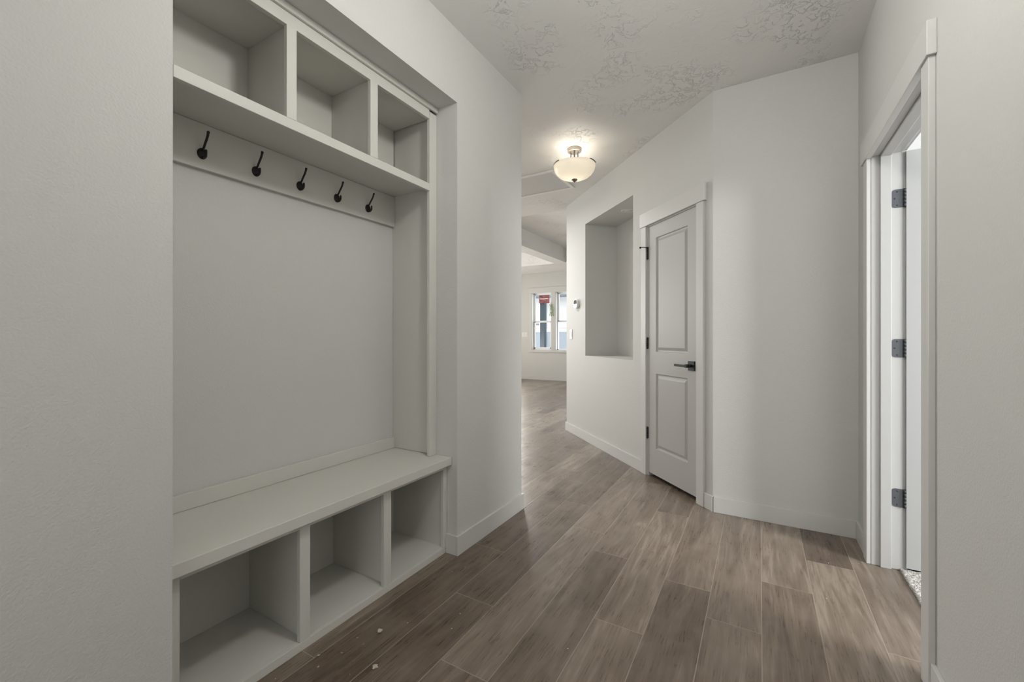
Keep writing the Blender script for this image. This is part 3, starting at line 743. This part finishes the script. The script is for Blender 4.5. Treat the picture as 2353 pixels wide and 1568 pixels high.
P('roof', n, mat('roof_shingle', (0.36, 0.35, 0.34), 0.9), (-9.5, -3.5, 13.2, 14.4, 2.76, 3.6), bev=0)
P('corner_trim', n, EXL, (-6.771, -6.69, 13.95, 14.0, -0.3, 2.58), bev=0)
P('vertical_trim', n, M_WHITE, (-6.985, -6.955, 13.96, 14.0, 1.334, 2.58), bev=0)
P('wall_plaque', n, mat('plaque_grey', (0.16, 0.17, 0.19), 0.6), (-7.118, -7.010, 13.97, 14.0, 1.590, 1.652), bev=0)
po = thing('porch_post', 'dark navy porch post standing outside the left far window', 'post', (-5.9, 12.08, -0.3))
NV = mat('navy_paint', (0.022, 0.036, 0.05), 0.5)
P('shaft', po, NV, (-5.974, -5.822, 12.0, 12.15, -0.2, 2.9), bev=0.004)
P('base', po, NV, (-5.995, -5.801, 11.98, 12.17, -0.3, -0.1), bev=0.004)
rm = mat('red_brick_panel', (0.28, 0.06, 0.05), 0.8)
pn = rm.node_tree.nodes['Principled BSDF']; br = nd(rm, 'ShaderNodeTexNoise'); br.inputs['Scale'].default_value = 5
g_ = nd(rm, 'ShaderNodeNewGeometry'); mp = nd(rm, 'ShaderNodeMapping'); mp.inputs['Scale'].default_value = (1.6, 1, 5)
lk(rm, g_.outputs['Position'], mp.inputs[0]); lk(rm, mp.outputs[0], br.inputs['Vector'])
cr = nd(rm, 'ShaderNodeValToRGB'); cr.color_ramp.elements[0].position = 0.40; cr.color_ramp.elements[0].color = (0.05, 0.012, 0.011, 1); cr.color_ramp.elements[1].position = 0.58; cr.color_ramp.elements[1].color = (0.20, 0.042, 0.036, 1)
lk(rm, br.outputs['Fac'], cr.inputs[0]); lk(rm, cr.outputs[0], pn.inputs['Base Color'])
rs = thing('wooden_sign', 'weathered red plank board fixed on the navy post outside', 'sign', (-5.81, 11.95, 2.21))
for k in range(4):
    z0 = 2.211+k*0.0655
    P('plank', rs, rm, (-5.985, -5.636, 11.955, 11.985, z0, z0+0.063), bev=0.002)
P('stripe', rs, mat('faded_white_paint', (0.55, 0.45, 0.42), 0.8), (-5.95, -5.67, 11.951, 11.9555, 2.335, 2.352), bev=0)

# trailing plant by the mullion
pl = thing('hanging_plant', 'bright green trailing plant hanging before the mullion between the far windows', 'plant', (-4.70, 10.10, 1.70))
rp = random.Random(4)
lm = mat('leaf_green', (0.24, 0.36, 0.05), 0.5)
pn = lm.node_tree.nodes['Principled BSDF']; at_ = nd(lm, 'ShaderNodeNewGeometry')
cr = nd(lm, 'ShaderNodeValToRGB'); cr.color_ramp.elements[0].color = (0.07, 0.17, 0.03, 1); cr.color_ramp.elements[1].color = (0.45, 0.52, 0.10, 1)
lk(lm, at_.outputs['Random Per Island'], cr.inputs[0]); lk(lm, cr.outputs[0], pn.inputs['Base Color'])
b = NB(); st = NB()
for k in range(9):
    x = -4.70+rp.uniform(-0.045, 0.05); z = 2.02-rp.uniform(0, 0.05); y = 10.10+rp.uniform(-0.03, 0.03); pts = [(-4.70, 10.10, 2.06)]
    while z > 1.70:
        pts.append((x, y, z))
        for q in range(3):
            t = bmesh.new(); a = rp.uniform(0, 6.28); L = rp.uniform(0.010, 0.017)
            v = [t.verts.new(p) for p in ((0, 0, 0), (L*0.5, L*0.5, -L*0.2), (0, L*1.3, -L*0.7), (-L*0.5, L*0.5, -L*0.2))]
            t.faces.new(v); merge(b, t, Matrix.Translation((x, y, z+rp.uniform(-0.008, 0.008))) @ Matrix.Rotation(a, 4, 'Z') @ Matrix.Rotation(rp.uniform(-0.6, 0.6), 4, 'X'))
        x += rp.uniform(-0.008, 0.008); y += rp.uniform(-0.005, 0.005); z -= 0.014
    tube(st, pts, 0.0012, 5)
obj('foliage', b, lm, pl); obj('stem', st, mat('stem_green', (0.12, 0.2, 0.05), 0.6), pl)
